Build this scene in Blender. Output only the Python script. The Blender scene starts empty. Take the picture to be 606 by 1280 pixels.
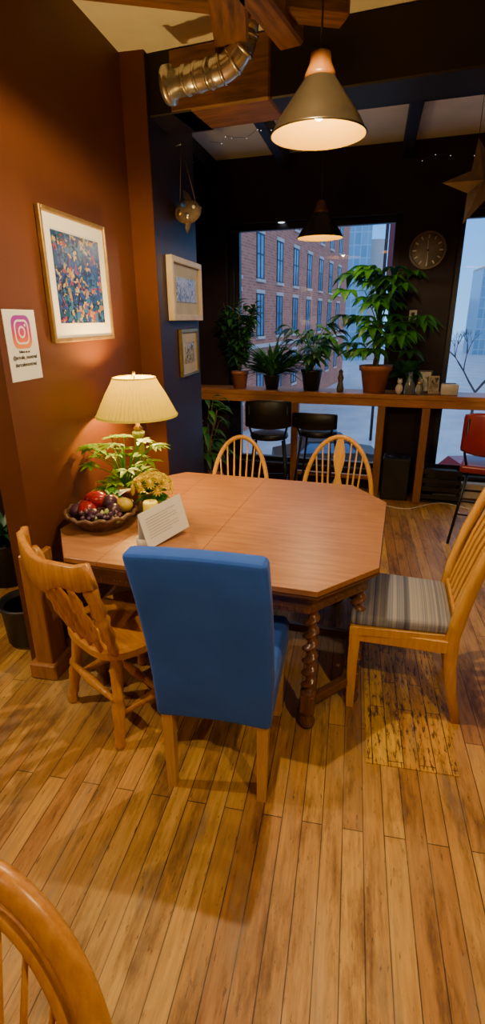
import bpy, bmesh, math, random
from mathutils import Vector, Matrix
random.seed(7)
V=Vector; pi=math.pi
scene=bpy.context.scene
COL=scene.collection

# ---------------- materials ----------------
MATS={}
def newmat(name):
    m=bpy.data.materials.new(name); m.use_nodes=True
    nt=m.node_tree; b=nt.nodes['Principled BSDF']
    MATS[name]=m
    return m,nt,b
def L(nt,a,b): nt.links.new(a,b)
def coords(nt,scale=(1,1,1),rot=(0,0,0),kind='Object'):
    tc=nt.nodes.new('ShaderNodeTexCoord'); mp=nt.nodes.new('ShaderNodeMapping')
    mp.inputs['Scale'].default_value=scale; mp.inputs['Rotation'].default_value=rot
    L(nt,tc.outputs[kind],mp.inputs['Vector']); return mp.outputs['Vector']
def noise(nt,vec,scale,detail=4,rough=.6):
    n=nt.nodes.new('ShaderNodeTexNoise'); n.inputs['Scale'].default_value=scale
    n.inputs['Detail'].default_value=detail; n.inputs['Roughness'].default_value=rough
    L(nt,vec,n.inputs['Vector']); return n.outputs['Fac']
def ramp(nt,fac,stops):
    r=nt.nodes.new('ShaderNodeValToRGB'); cr=r.color_ramp
    while len(cr.elements)<len(stops): cr.elements.new(.5)
    for e,(p,c) in zip(cr.elements,stops):
        e.position=p; e.color=(*c,1)
    L(nt,fac,r.inputs['Fac']); return r.outputs['Color']
def mixc(nt,a,b,fac,mode='MIX'):
    m=nt.nodes.new('ShaderNodeMix'); m.data_type='RGBA'; m.blend_type=mode
    for s,v in ((0,fac),(6,a),(7,b)):
        if hasattr(v,'is_output'): L(nt,v,m.inputs[s])
        else: m.inputs[s].default_value=v if s==0 else (*v,1)
    return m.outputs[2]
def bump(nt,b,fac,strength=.2,dist=.01):
    n=nt.nodes.new('ShaderNodeBump'); n.inputs['Strength'].default_value=strength
    n.inputs['Distance'].default_value=dist
    L(nt,fac,n.inputs['Height']); L(nt,n.outputs['Normal'],b.inputs['Normal'])
def mat(name,c,rough=.5,metal=0,c2=None,scale=8,bmp=0,spec=None,stretch=(1,1,1)):
    m,nt,b=newmat(name)
    if c2 is None: c2=tuple(x*.8 for x in c)
    f=noise(nt,coords(nt,stretch),scale)
    L(nt,ramp(nt,f,[(.3,c),(.7,c2)]),b.inputs['Base Color'])
    b.inputs['Roughness'].default_value=rough; b.inputs['Metallic'].default_value=metal
    if spec is not None: b.inputs['Specular IOR Level'].default_value=spec
    if bmp: bump(nt,b,f,bmp)
    return m
def wood(name,c1,c2,axis='x',rough=.4,sc=6,spec=None):
    m,nt,b=newmat(name)
    st={'x':(1,9,9),'y':(9,1,9),'z':(9,9,1)}[axis]
    v=coords(nt,st)
    f=noise(nt,v,sc,6,.65)
    g=noise(nt,coords(nt,(1,1,1)),2.5,2)
    col=ramp(nt,f,[(.32,c2),(.62,c1)])
    col=mixc(nt,col,tuple(x*.7 for x in c1),ramp(nt,g,[(.4,(0,0,0)),(.75,(.6,.6,.6))]),'MIX')
    L(nt,col,b.inputs['Base Color']); b.inputs['Roughness'].default_value=rough
    if spec is not None: b.inputs['Specular IOR Level'].default_value=spec
    bump(nt,b,f,.08,.004)
    return m
def emit(name,c,s,base=None):
    m,nt,b=newmat(name)
    b.inputs['Base Color'].default_value=(*(base or c),1)
    b.inputs['Emission Color'].default_value=(*c,1); b.inputs['Emission Strength'].default_value=s
    return m

def wallmat(name,c,rough=.55):
    m,nt,b=newmat(name)
    f=noise(nt,coords(nt),3,3); f2=noise(nt,coords(nt),90,2)
    L(nt,ramp(nt,f,[(.3,c),(.75,tuple(x*.82 for x in c))]),b.inputs['Base Color'])
    b.inputs['Roughness'].default_value=rough; bump(nt,b,f2,.12,.003)
    b.inputs['Specular IOR Level'].default_value=.3
    return m
M_wallA=wallmat('paint_burnt_umber',(.115,.034,.006),.5)
M_wallB=wallmat('paint_umber_window_tint',(.030,.015,.030),.5)  # same wall paint, with blue window light put into the colour
M_wallD=wallmat('paint_dark_plum',(.020,.009,.015),.6)
M_beam=wallmat('paint_black_beam',(.014,.009,.012),.5)
M_ceil=wallmat('ceiling_white',(.80,.76,.66),.7)
M_rustic=wood('rustic_beam_wood',(.24,.10,.03),(.06,.026,.010),'x',.6,4)
M_rusticy=wood('rustic_joist_wood',(.24,.10,.03),(.06,.026,.010),'y',.6,4)

def floormat(name,ca,cb,w=.072,ln=1.35,worn=(.60,.40,.15),crack=.75,lo=.34):
    m,nt,b=newmat(name)
    v=coords(nt,(1,1,1),(0,0,pi/2))
    br=nt.nodes.new('ShaderNodeTexBrick'); br.offset=.37; br.offset_frequency=2
    br.inputs['Color1'].default_value=(*ca,1); br.inputs['Color2'].default_value=(*cb,1)
    br.inputs['Mortar'].default_value=(.045,.018,.006,1); br.inputs['Scale'].default_value=1
    br.inputs['Mortar Size'].default_value=.0021; br.inputs['Mortar Smooth'].default_value=.3
    br.inputs['Brick Width'].default_value=ln; br.inputs['Row Height'].default_value=w
    L(nt,v,br.inputs['Vector'])
    g=noise(nt,coords(nt,(16,1.1,1)),4,7,.7)
    grain=ramp(nt,g,[(.3,(.52,.43,.32)),(.62,(1.08,1.04,1))])
    c=mixc(nt,br.outputs['Color'],grain,.85,'MULTIPLY')
    wz=noise(nt,coords(nt,(1.4,.7,1)),1.3,4,.6)
    c=mixc(nt,c,worn,ramp(nt,wz,[(.50,(0,0,0)),(.70,(.5,.5,.5))]))
    s=noise(nt,coords(nt,(5,1.0,1)),1.6,8,.72)
    st=ramp(nt,s,[(.36,(.26,.19,.15)),(.50,(1,1,1))])
    c=mixc(nt,c,st,.85,'MULTIPLY')
    gz=noise(nt,coords(nt,(9,1.6,1)),1.1,6,.7)
    gm=ramp(nt,gz,[(.54,(0,0,0)),(.66,(.55,.55,.55))])
    c=mixc(nt,c,(.22,.16,.10),gm)
    d=noise(nt,coords(nt,(34,6,1)),2.0,5,.75)
    dk=ramp(nt,d,[(lo,(.10,.055,.04)),(lo+.06,(1,1,1))])
    c=mixc(nt,c,dk,crack,'MULTIPLY')
    L(nt,c,b.inputs['Base Color'])
    rr=ramp(nt,s,[(.3,(.62,.62,.62)),(.6,(.42,.42,.42))]); L(nt,rr,b.inputs['Roughness'])
    bump(nt,b,br.outputs['Fac'],-.5,.003)
    return m
M_floor=floormat('floor_maple_strips',(.61,.345,.068),(.35,.155,.030))
M_patch=floormat('floor_patch_boards',(.78,.47,.03),(.60,.30,.02),.062,.5,(.72,.45,.04),.92,.41)

M_top=wood('tabletop_walnut_veneer',(.41,.185,.072),(.27,.105,.038),'x',.33,5)
M_dkwood=wood('table_carved_oak',(.17,.072,.034),(.06,.026,.012),'x',.35,8)
M_dkwoodz=wood('table_leg_oak',(.22,.09,.04),(.08,.032,.015),'z',.25,8)
M_gold=wood('chair_golden_oak',(.60,.265,.036),(.40,.14,.018),'z',.3,7)
M_goldx=wood('chair_seat_oak',(.60,.265,.036),(.40,.14,.018),'x',.28,6)
M_honey=wood('chair_honey_maple',(.70,.36,.052),(.55,.24,.030),'z',.33,6)
M_beech=wood('leg_beech',(.64,.35,.10),(.52,.25,.065),'z',.4,8)
M_counter=wood('counter_pine',(.45,.19,.06),(.30,.11,.035),'x',.4,6)
M_post=wood('post_pine',(.36,.15,.05),(.22,.085,.03),'z',.45,6)
M_trim=wood('trim_fir',(.42,.18,.045),(.26,.10,.022),'z',.4,6)

M_blue,nt,b=newmat('fabric_blue_stretch')
f=noise(nt,coords(nt),260,2); f1=noise(nt,coords(nt),6,3)
L(nt,ramp(nt,f1,[(.3,(.018,.082,.46)),(.7,(.024,.10,.55))]),b.inputs['Base Color'])
b.inputs['Roughness'].default_value=.85; b.inputs['Sheen Weight'].default_value=.08; b.inputs['Specular IOR Level'].default_value=.2; bump(nt,b,f,.25,.002)

def stripes(name,cols,axis=1,scale=9):
    m,nt,b=newmat(name)
    tc=nt.nodes.new('ShaderNodeTexCoord'); sp=nt.nodes.new('ShaderNodeSeparateXYZ')
    L(nt,tc.outputs['Object'],sp.inputs[0])
    w=nt.nodes.new('ShaderNodeMath'); w.operation='MULTIPLY'; w.inputs[1].default_value=scale
    L(nt,sp.outputs[axis],w.inputs[0])
    n=nt.nodes.new('ShaderNodeTexNoise'); n.noise_dimensions='1D'; n.inputs['Scale'].default_value=3.2; n.inputs['Detail'].default_value=3
    L(nt,w.outputs[0],n.inputs['W'])
    L(nt,ramp(nt,n.outputs['Fac'],cols),b.inputs['Base Color'])
    b.inputs['Roughness'].default_value=.8
    bump(nt,b,noise(nt,coords(nt),200,1),.2,.002)
    return m
M_cush=stripes('fabric_striped',[(.30,(.045,.05,.085)),(.42,(.13,.14,.21)),(.5,(.32,.31,.32)),(.6,(.11,.13,.23)),(.72,(.40,.37,.36))],1,9)

M_black=mat('metal_black',(.012,.012,.013),.38,.3)
M_blackp=mat('plastic_black',(.015,.015,.017),.45)
M_steel=mat('duct_galvanised',(.85,.83,.80),.25,.85,(.60,.58,.56),7,.1)
M_shade=mat('pendant_bronze_enamel',(.036,.027,.016),.32,.6)
M_shadein=emit('pendant_inner_gold',(1,.60,.03),.04,(.20,.105,.004))
M_shadein.node_tree.nodes['Principled BSDF'].inputs['Specular IOR Level'].default_value=.15
M_lwood=wood('pendant_cap_wood',(.17,.062,.010),(.12,.042,.008),'z',.4)
M_bulb=emit('bulb_warm',(1,.88,.60),16)
M_cord=mat('cord_dark',(.02,.02,.02),.6)
M_white=mat('white_paper',(.80,.78,.74),.7,0,(.76,.74,.70))
M_ivory=mat('ivory_mat',(.45,.40,.31),.7)
M_ink=mat('ink_black',(.02,.02,.02),.6)
M_goldf=mat('frame_gold',(.55,.33,.10),.35,.7,(.35,.2,.06),20)
M_cream=mat('frame_cream_wood',(.62,.50,.33),.5,0,(.48,.37,.22),12)
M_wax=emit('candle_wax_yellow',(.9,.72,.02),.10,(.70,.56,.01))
M_ceram=mat('ceramic_white',(.72,.68,.62),.25)
M_terra=mat('terracotta',(.42,.15,.065),.7,0,(.33,.11,.05),10)
M_soil=mat('soil',(.03,.018,.01),.95,0,(.015,.01,.007),60,.5)
M_trunk=mat('plant_stem',(.16,.13,.06),.7,0,(.09,.07,.03),30)
def leafmat(name,c,c2,tr=.25):
    m,nt,b=newmat(name)
    f=noise(nt,coords(nt),14,3)
    col=ramp(nt,f,[(.3,c),(.7,c2)])
    L(nt,col,b.inputs['Base Color']); b.inputs['Roughness'].default_value=.42
    t=nt.nodes.new('ShaderNodeBsdfTranslucent'); L(nt,col,t.inputs['Color'])
    mx=nt.nodes.new('ShaderNodeMixShader'); mx.inputs[0].default_value=tr
    out=[n for n in nt.nodes if n.type=='OUTPUT_MATERIAL'][0]
    L(nt,b.outputs[0],mx.inputs[1]); L(nt,t.outputs[0],mx.inputs[2]); L(nt,mx.outputs[0],out.inputs['Surface'])
    return m
M_leafD=leafmat('leaf_dark',(.020,.10,.03),(.04,.16,.045))
M_leafM=leafmat('leaf_mid',(.05,.26,.025),(.10,.38,.035),.4)
M_leafL=leafmat('leaf_lime',(.20,.36,.012),(.09,.24,.012),.35)
M_mum=leafmat('petal_yellow',(.92,.74,.0),(.86,.66,.0),.4)
M_glassg,nt,b=newmat('glass_green'); b.inputs['Base Color'].default_value=(.45,.62,.22,1); b.inputs['Roughness'].default_value=.12; b.inputs['Transmission Weight'].default_value=.4
M_glassc,nt,b=newmat('glass_clear'); b.inputs['Base Color'].default_value=(.85,.92,.9,1); b.inputs['Roughness'].default_value=.05; b.inputs['Transmission Weight'].default_value=.9
M_red=mat('vinyl_red',(.20,.012,.02),.35)
M_wicker=mat('wicker_dark',(.13,.055,.022),.6,0,(.05,.02,.01),60,.5)
M_apple=mat('fruit_red',(.40,.02,.02),.22,0,(.22,.01,.015),14)
M_orange=mat('fruit_orange',(.80,.30,.03),.4,0,(.7,.22,.02),30)
M_lemon=mat('fruit_lemon',(.66,.48,.03),.4)
M_grape=mat('fruit_green_grape',(.22,.28,.08),.25)
M_plum=mat('fruit_dark_plum',(.06,.02,.05),.3)
M_brass=mat('brass',(.62,.42,.14),.3,.9)
M_frame=mat('window_frame_black',(.012,.011,.014),.45)
M_clockw=mat('clock_face_grey',(.26,.24,.22),.4,0,(.16,.15,.14),9)
M_star=mat('star_weathered_tin',(.26,.20,.15),.5,.4,(.15,.12,.10),8)
M_drift=mat('driftwood_grey',(.20,.14,.10),.7,0,(.07,.06,.06),18,.4)

M_pleat,nt,b=newmat('lampshade_pleated_linen')
b.inputs['Base Color'].default_value=(.40,.28,.012,1); b.inputs['Roughness'].default_value=.95; b.inputs['Specular IOR Level'].default_value=.05
b.inputs['Emission Color'].default_value=(1,.70,.03,1); b.inputs['Emission Strength'].default_value=.42
t=nt.nodes.new('ShaderNodeBsdfTranslucent'); t.inputs['Color'].default_value=(.16,.11,.0015,1)
mx=nt.nodes.new('ShaderNodeMixShader'); mx.inputs[0].default_value=.20
out=[n for n in nt.nodes if n.type=='OUTPUT_MATERIAL'][0]
L(nt,b.outputs[0],mx.inputs[1]); L(nt,t.outputs[0],mx.inputs[2]); L(nt,mx.outputs[0],out.inputs['Surface'])

M_pane,nt,b=newmat('window_pane')
tr=nt.nodes.new('ShaderNodeBsdfTransparent'); gl=nt.nodes.new('ShaderNodeBsdfGlossy'); gl.inputs['Roughness'].default_value=.02
mx=nt.nodes.new('ShaderNodeMixShader'); mx.inputs[0].default_value=.04
out=[n for n in nt.nodes if n.type=='OUTPUT_MATERIAL'][0]
L(nt,tr.outputs[0],mx.inputs[1]); L(nt,gl.outputs[0],mx.inputs[2]); L(nt,mx.outputs[0],out.inputs['Surface'])

def artmat(name,stops,scale,kind=0):
    m,nt,b=newmat(name)
    v=nt.nodes.new('ShaderNodeTexVoronoi'); v.inputs['Scale'].default_value=scale
    vec=coords(nt)
    n=nt.nodes.new('ShaderNodeTexNoise'); n.inputs['Scale'].default_value=scale*.6; L(nt,vec,n.inputs['Vector'])
    ad=nt.nodes.new('ShaderNodeVectorMath'); ad.operation='MULTIPLY_ADD'; ad.inputs[1].default_value=(.12,.12,.12)
    L(nt,n.outputs['Color'],ad.inputs[0]); L(nt,vec,ad.inputs[2]); L(nt,ad.outputs[0],v.inputs['Vector'])
    sp=nt.nodes.new('ShaderNodeSeparateColor'); L(nt,v.outputs['Color'],sp.inputs[0])
    r=nt.nodes.new('ShaderNodeValToRGB'); r.color_ramp.interpolation='CONSTANT'
    while len(r.color_ramp.elements)<len(stops): r.color_ramp.elements.new(.5)
    for e,(p,c) in zip(r.color_ramp.elements,stops): e.position=p; e.color=(*c,1)
    L(nt,sp.outputs[0],r.inputs[0]); L(nt,r.outputs[0],b.inputs['Base Color']); b.inputs['Roughness'].default_value=.25
    return m
M_art=artmat('print_collage',[(0,(.02,.04,.20)),(.30,(.012,.02,.06)),(.50,(.03,.10,.26)),(.68,(.32,.18,.03)),(.76,(.01,.05,.09)),(.88,(.42,.30,.10)),(.95,(.26,.03,.03))],40)
M_art2=artmat('print_sketch',[(0,(.40,.36,.30)),(.4,(.10,.08,.07)),(.6,(.24,.21,.17)),(.85,(.5,.45,.36))],40)

# ---------------- mesh builder ----------------
class MB:
    def __init__(s,name): s.n=name; s.v=[]; s.f=[]; s.mi=[]; s.sm=[]; s.mats=[]; s.M=Matrix.Identity(4)
    def midx(s,m):
        if m not in s.mats: s.mats.append(m)
        return s.mats.index(m)
    def add(s,vs,fs,m,smooth=False):
        o=len(s.v); k=s.midx(m)
        for v in vs: s.v.append(s.M@V(v))
        for f in fs: s.f.append([i+o for i in f]); s.mi.append(k); s.sm.append(smooth)
    def box(s,c,size,m,bev=0,rot=None,seg=1,deform=None,sub=0):
        bm=bmesh.new(); bmesh.ops.create_cube(bm,size=1)
        for v in bm.verts: v.co=V((v.co.x*size[0],v.co.y*size[1],v.co.z*size[2]))
        if bev: bmesh.ops.bevel(bm,geom=bm.edges[:],offset=bev,segments=seg,affect='EDGES',profile=.5)
        if sub: bmesh.ops.subdivide_edges(bm,edges=bm.edges[:],cuts=sub,use_grid_fill=True)
        R=Matrix.Translation(c)@(rot if rot else Matrix.Identity(4))
        vs=[R@(deform(v.co) if deform else v.co) for v in bm.verts]
        bm.verts.index_update()
        fs=[[v.index for v in f.verts] for f in bm.faces]
        bm.free(); s.add(vs,fs,m,seg>1)
    def bx(s,x0,x1,y0,y1,z0,z1,m,bev=0,seg=1):
        s.box(((x0+x1)/2,(y0+y1)/2,(z0+z1)/2),(x1-x0,y1-y0,z1-z0),m,bev,None,seg)
    def lathe(s,prof,m,c=(0,0,0),seg=24,rfun=None,smooth=True,cap=True):
        vs=[];fs=[]; n=len(prof)
        for i,(r,z) in enumerate(prof):
            for j in range(seg):
                a=2*pi*j/seg; rr=r*(rfun(a,z) if rfun else 1)
                vs.append((c[0]+rr*math.cos(a),c[1]+rr*math.sin(a),c[2]+z))
        for i in range(n-1):
            for j in range(seg):
                k=(j+1)%seg; fs.append((i*seg+j,i*seg+k,(i+1)*seg+k,(i+1)*seg+j))
        if cap:
            if prof[0][0]>1e-4: fs.append(list(range(seg))[::-1])
            if prof[-1][0]>1e-4: fs.append([(n-1)*seg+j for j in range(seg)])
        s.add(vs,fs,m,smooth)
    def sweep(s,path,prof,m,ref=None,smooth=True,cap=True):
        path=[V(p) for p in path]; n=len(path); vs=[];fs=[]
        T=[]
        for i in range(n):
            a=path[max(i-1,0)]; b_=path[min(i+1,n-1)]; d=(b_-a); T.append(d.normalized() if d.length>1e-9 else V((0,0,1)))
        nn=None; K=None
        for i in range(n):
            t=T[i]
            if ref is not None: nn=V(ref)-t*V(ref).dot(t)
            elif nn is None:
                r=V((1,0,0)) if abs(t.x)<.8 else V((0,1,0)); nn=r-t*r.dot(t)
            else: nn=nn-t*nn.dot(t)
            nn=nn.normalized(); bb=t.cross(nn)
            pr=prof(i) if callable(prof) else prof
            K=len(pr)
            for (a,b_) in pr: vs.append(path[i]+nn*a+bb*b_)
        for i in range(n-1):
            for j in range(K):
                k=(j+1)%K; fs.append((i*K+j,i*K+k,(i+1)*K+k,(i+1)*K+j))
        if cap: fs.append(list(range(K))[::-1]); fs.append([(n-1)*K+j for j in range(K)])
        s.add(vs,fs,m,smooth)
    def tube(s,path,r,m,seg=8,cap=True):
        rs=r if isinstance(r,(list,tuple)) else [r]*len(path)
        s.sweep(path,lambda i:[(rs[i]*math.cos(2*pi*j/seg),rs[i]*math.sin(2*pi*j/seg)) for j in range(seg)],m,None,True,cap)
    def turned(s,p0,p1,prof,m,seg=12,k=1.0):
        p0=V(p0);p1=V(p1); s.tube([p0.lerp(p1,t) for t,r in prof],[r*k for t,r in prof],m,seg)
    def ball(s,c,r,m,seg=14,rings=8,sc=(1,1,1)):
        prof=[(math.sin(pi*i/rings),-math.cos(pi*i/rings)) for i in range(rings+1)]
        vs=[];fs=[]
        for (a,z) in prof:
            for j in range(seg):
                t=2*pi*j/seg; vs.append((c[0]+r*sc[0]*a*math.cos(t),c[1]+r*sc[1]*a*math.sin(t),c[2]+r*sc[2]*z))
        for i in range(rings):
            for j in range(seg):
                k=(j+1)%seg; fs.append((i*seg+j,i*seg+k,(i+1)*seg+k,(i+1)*seg+j))
        s.add(vs,fs,m,True)
    def prism(s,pts,z0,z1,m,inset=0):
        n=len(pts); vs=[(x,y,z0) for x,y in pts]
        cx=sum(p[0] for p in pts)/n; cy=sum(p[1] for p in pts)/n
        if inset:
            vs+=[(x,y,z1-inset) for x,y in pts]
            def sh(x,y):
                d=V((x-cx,y-cy)); k=1-inset/d.length; return (cx+d.x*k,cy+d.y*k)
            vs+=[(*sh(x,y),z1) for x,y in pts]; Ls=3
        else: vs+=[(x,y,z1) for x,y in pts]; Ls=2
        fs=[]
        for l in range(Ls-1):
            for i in range(n):
                k=(i+1)%n; fs.append((l*n+i,l*n+k,(l+1)*n+k,(l+1)*n+i))
        fs.append(list(range(n))[::-1]); fs.append([(Ls-1)*n+i for i in range(n)])
        s.add(vs,fs,m)
    def leaf(s,p,d,Ln,W,m,droop=.3,n=5,fold=.18,peak=.8):
        p=V(p); d=V(d).normalized(); z=V((0,0,1))
        side=d.cross(z)
        if side.length<.05: side=V((1,0,0))
        side.normalize(); up=side.cross(d)
        vs=[];fs=[]
        for i in range(n+1):
            t=i/n; w=W*.5*max(math.sin(pi*t**peak),0.03)
            q=p+d*Ln*t-z*droop*Ln*t*t
            vs+= [q-side*w+up*fold*w*2,q,q+side*w+up*fold*w*2]
        for i in range(n):
            a=i*3; fs+=[(a,a+1,a+4,a+3),(a+1,a+2,a+5,a+4)]
        s.add(vs,fs,m,True)
    def palmate(s,p,d,k,Ln,W,m,droop=.35):
        d=V(d).normalized(); z=V((0,0,1)); h=V((d.x,d.y,0))
        a0=math.atan2(h.y,h.x)
        for i in range(k):
            a=a0+(i-(k-1)/2)*(2*pi*.72/k)
            l=Ln*(1-.28*abs(i-(k-1)/2)/(k/2))
            s.leaf(p,(math.cos(a),math.sin(a),.15+.2*random.random()),l,W,m,droop+random.uniform(-.1,.15))
    def done(s,loc=(0,0,0),rz=0,rot=None):
        me=bpy.data.meshes.new(s.n); me.from_pydata([tuple(v) for v in s.v],[],s.f)
        for m in s.mats: me.materials.append(m)
        for i,p in enumerate(me.polygons): p.material_index=s.mi[i]; p.use_smooth=s.sm[i]
        bm=bmesh.new(); bm.from_mesh(me); bmesh.ops.recalc_face_normals(bm,faces=bm.faces[:]); bm.to_mesh(me); bm.free()
        me.update()
        o=bpy.data.objects.new(s.n,me); COL.objects.link(o)
        o.location=loc; o.rotation_euler=rot if rot else (0,0,rz)
        return o
def RZ(a): return Matrix.Rotation(a,4,'Z')
def RX(a): return Matrix.Rotation(a,4,'X')
def RY(a): return Matrix.Rotation(a,4,'Y')

# ---------------- room shell ----------------
CH=3.12
def simple(name,x0,x1,y0,y1,z0,z1,m,bev=0):
    b=MB(name); cx,cy,cz=(x0+x1)/2,(y0+y1)/2,(z0+z1)/2
    b.box((0,0,0),(x1-x0,y1-y0,z1-z0),m,bev); return b.done((cx,cy,cz))
b=MB('floor'); b.bx(-4.2,3.8,-2.7,5.75,-.1,0,M_floor); b.done()
simple('ceiling',-4.2,3.8,-2.7,5.9,CH,CH+.1,M_ceil)
b=MB('wall_left'); b.bx(-1.52,-1.40,1.93,3.4,0,CH,M_wallA); b.done()
b=MB('wall_column')
b.bx(-1.9,-1.25,3.4,4.30,0,CH,M_wallB)
b.bx(-1.42,-1.252,3.392,3.402,0,CH,M_wallA)
b.done()
simple('wall_alcove',-2.0,-1.9,4.3,5.8,0,CH,M_wallD)
simple('wall_side_room',-4.2,-1.9,3.4,3.5,0,CH,M_wallD)
simple('wall_far_left',-4.3,-4.2,-2.7,3.5,0,CH,M_wallD)
simple('wall_right',3.8,3.9,-2.7,5.9,0,CH,M_wallD)
simple('wall_rear',-4.2,3.8,-2.8,-2.7,0,CH,M_wallA)
BR=-math.radians(6)
b=MB('wall_window')
for (a,c,z0,z1) in [(-2.2,-1.31,0,CH),(.36,.845,0,CH),(3.0,4.1,0,CH),(-1.31,.36,0,.2),(-1.31,.36,2.58,CH),(.845,3.0,0,.2),(.845,3.0,2.58,CH)]:
    b.bx(a,c,0,.22,z0,z1,M_wallD)
b.done((0,5.4,0),BR)
def window(name,a,c,mull):
    b=MB(name); z0,z1=.2,2.58
    for x in [a+.03,c-.03]+mull: b.bx(x-.028,x+.028,.07,.14,z0,z1,M_frame,.004)
    for z in [z0+.03,z1-.03]: b.bx(a,c,.07,.14,z-.03,z+.03,M_frame,.004)
    b.bx(a,c,-.02,.08,z0-.02,z0+.015,M_frame,.004)
    b.bx(a+.03,c-.03,.10,.106,z0+.03,z1-.03,M_pane)
    b.done((0,5.4,0),BR)
window('window_1',-1.31,.36,[-1.22])
window('window_2',.845,3.0,[1.9])
b=MB('recessed_downlight'); M_dl=emit('downlight_glow',(.8,.9,1),3)
for x in (-.75,-.35): b.lathe([(.045,0),(.045,.006),(.03,.006)],M_ceram,(x,0,0),16); b.lathe([(.03,0),(.03,.003)],M_dl,(x,0,-.002),16)
b.done((0,5.43,2.572),BR)
b=MB('beam_main_black'); b.box((1.32,.16,0),(3.6,.32,.30),M_beam,.008); b.done((-.05,3.27,CH-.15),-math.radians(8))
b=MB('beam_timber_end'); b.box((-.78,.16,0),(.60,.33,.30),M_rustic,.012); b.done((-.05,3.27,CH-.15),-math.radians(8))
b=MB('beam_main_continuation'); b.box((-.0,0,0),(.30,.34,.30),M_beam,.006); b.done((-1.12+.01,3.72-.13,CH-.15),-math.radians(8))
for i,(x,w) in enumerate([(-.78,.13),(-.42,.17)]):
    b=MB('ceiling_joist_timber'); b.box((0,0,0),(w,3.2,.16),M_rusticy,.012); b.done((x,1.62,CH-.08),math.radians(10 if i else -14))
b=MB('ceiling_joist_timber'); b.box((0,0,0),(1.9,.12,.12),M_rustic,.01); b.done((-1.0,2.7,CH-.06),math.radians(24))
for x in (-1.45,-.74,.32,1.35,2.4):
    b=MB('ceiling_joist_black'); b.box((0,0,0),(.085,1.95,.12),M_beam,.006); b.done((x,4.5-.105*x,CH-.06),-math.radians(2))
b=MB('ceiling_panel_trim'); b.box((0,0,0),(5,.06,.05),M_beam); b.done((.9,4.28,CH-.025),BR)
b=MB('trim_1')
b.bx(-1.47,-1.375,1.895,2.03,0,.68,M_trim,.006); b.bx(-1.50,-1.355,1.875,2.05,0,.09,M_trim,.008)
b.done()
b=MB('baseboard_left'); b.bx(-1.40,-1.38,2.05,3.39,0,.12,M_trim,.003); b.done()
b=MB('baseboard_heater'); b.box((1.75,-.06,.09),(1.7,.1,.16),M_ceram,.01); b.box((1.75,-.113,.10),(1.6,.006,.02),M_ink); b.done((0,5.4,0),BR)
b=MB('floor_patch'); b.bx(.16,.52,1.66,2.50,.0005,.004,M_patch); b.done()

# ---------------- duct ----------------
b=MB('ventilation_duct')
r=.062
path=[(-1.03,3.20,2.875),(-.92,3.17,2.878),(-.80,3.13,2.88)]
b.tube(path,r,M_steel,24)
el=[]
for i in range(9):
    a=i/8*math.radians(80); el.append((-.80+.19*math.sin(a),3.13-.03*i/8,2.88+.16*(1-math.cos(a))))
b.tube(el,r*1.02,M_steel,24)
b.tube([el[-1],(el[-1][0]+.015,3.095,3.12)],r,M_steel,24)
for t in (0,.4,.7,1.0):
    p=V(path[0]).lerp(V(path[2]),t); d=(V(path[2])-V(path[0])).normalized()
    b.tube([p-d*.009,p+d*.009],r*1.10,M_steel,24)
b.tube([V(path[0])-V((.03,-.006,0)),V(path[0])],r*1.42,M_steel,24)
for k in (2,4,6,8):
    p=V(el[k]); q=V(el[k-1]); d=(p-q).normalized(); b.tube([p-d*.008,p+d*.008],r*1.1,M_steel,24)
b.done()

# ---------------- pendant lamps ----------------
def pendant(loc,power,R=.19,col=(1,.74,.38)):
    b=MB('pendant_lamp')
    out=[(R,0),(R+.003,.004),(R*.97,.012),(R*.86,.05),(R*.62,.11),(R*.40,.165),(R*.30,.19)]
    b.lathe(out,M_shade,seg=48,cap=False)
    inn=[(R*.985,.001),(R*.95,.012),(R*.84,.05),(R*.60,.108),(R*.38,.16),(.01,.178)]
    b.lathe(inn,M_shadein,seg=48,cap=False)
    b.lathe([(R*.985,.001),(R,0)],M_shade,seg=48,cap=False)
    b.lathe([(R*.32,.185),(R*.31,.20),(R*.22,.235),(R*.20,.265),(R*.12,.272),(.012,.275)],M_lwood,seg=28)
    b.lathe([(.02,.10),(.02,.17)],M_ceram,seg=16)
    b.ball((0,0,.083),.030,M_bulb)
    b.tube([(0,0,.27),(0,0,CH-loc[2]-.02)],.004,M_cord,6)
    b.lathe([(.05,CH-loc[2]-.03),(.05,CH-loc[2]-.001)],M_black,seg=20)
    b.done(loc)
    ld=bpy.data.lights.new('pendant_bulb_light','POINT'); ld.energy=power; ld.color=col; ld.shadow_soft_size=.018
    o=bpy.data.objects.new('pendant_bulb_light',ld); COL.objects.link(o); o.location=(loc[0],loc[1],loc[2]+.032)
    return o
pendant((-.19,2.45,2.385),26)
pendant((-.325,4.80,2.33),18)
pendant((-.24,1.93,2.67),118)
pendant((.9,.1,2.55),98)  # unseen lamp, added to brighten the near floor and fill shadows
pendant((-2.7,1.2,2.5),150,.19,(1,.80,.55))
pendant((-.9,-1.0,2.55),68)  # unseen lamp behind the camera, added for warm ambient light

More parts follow.
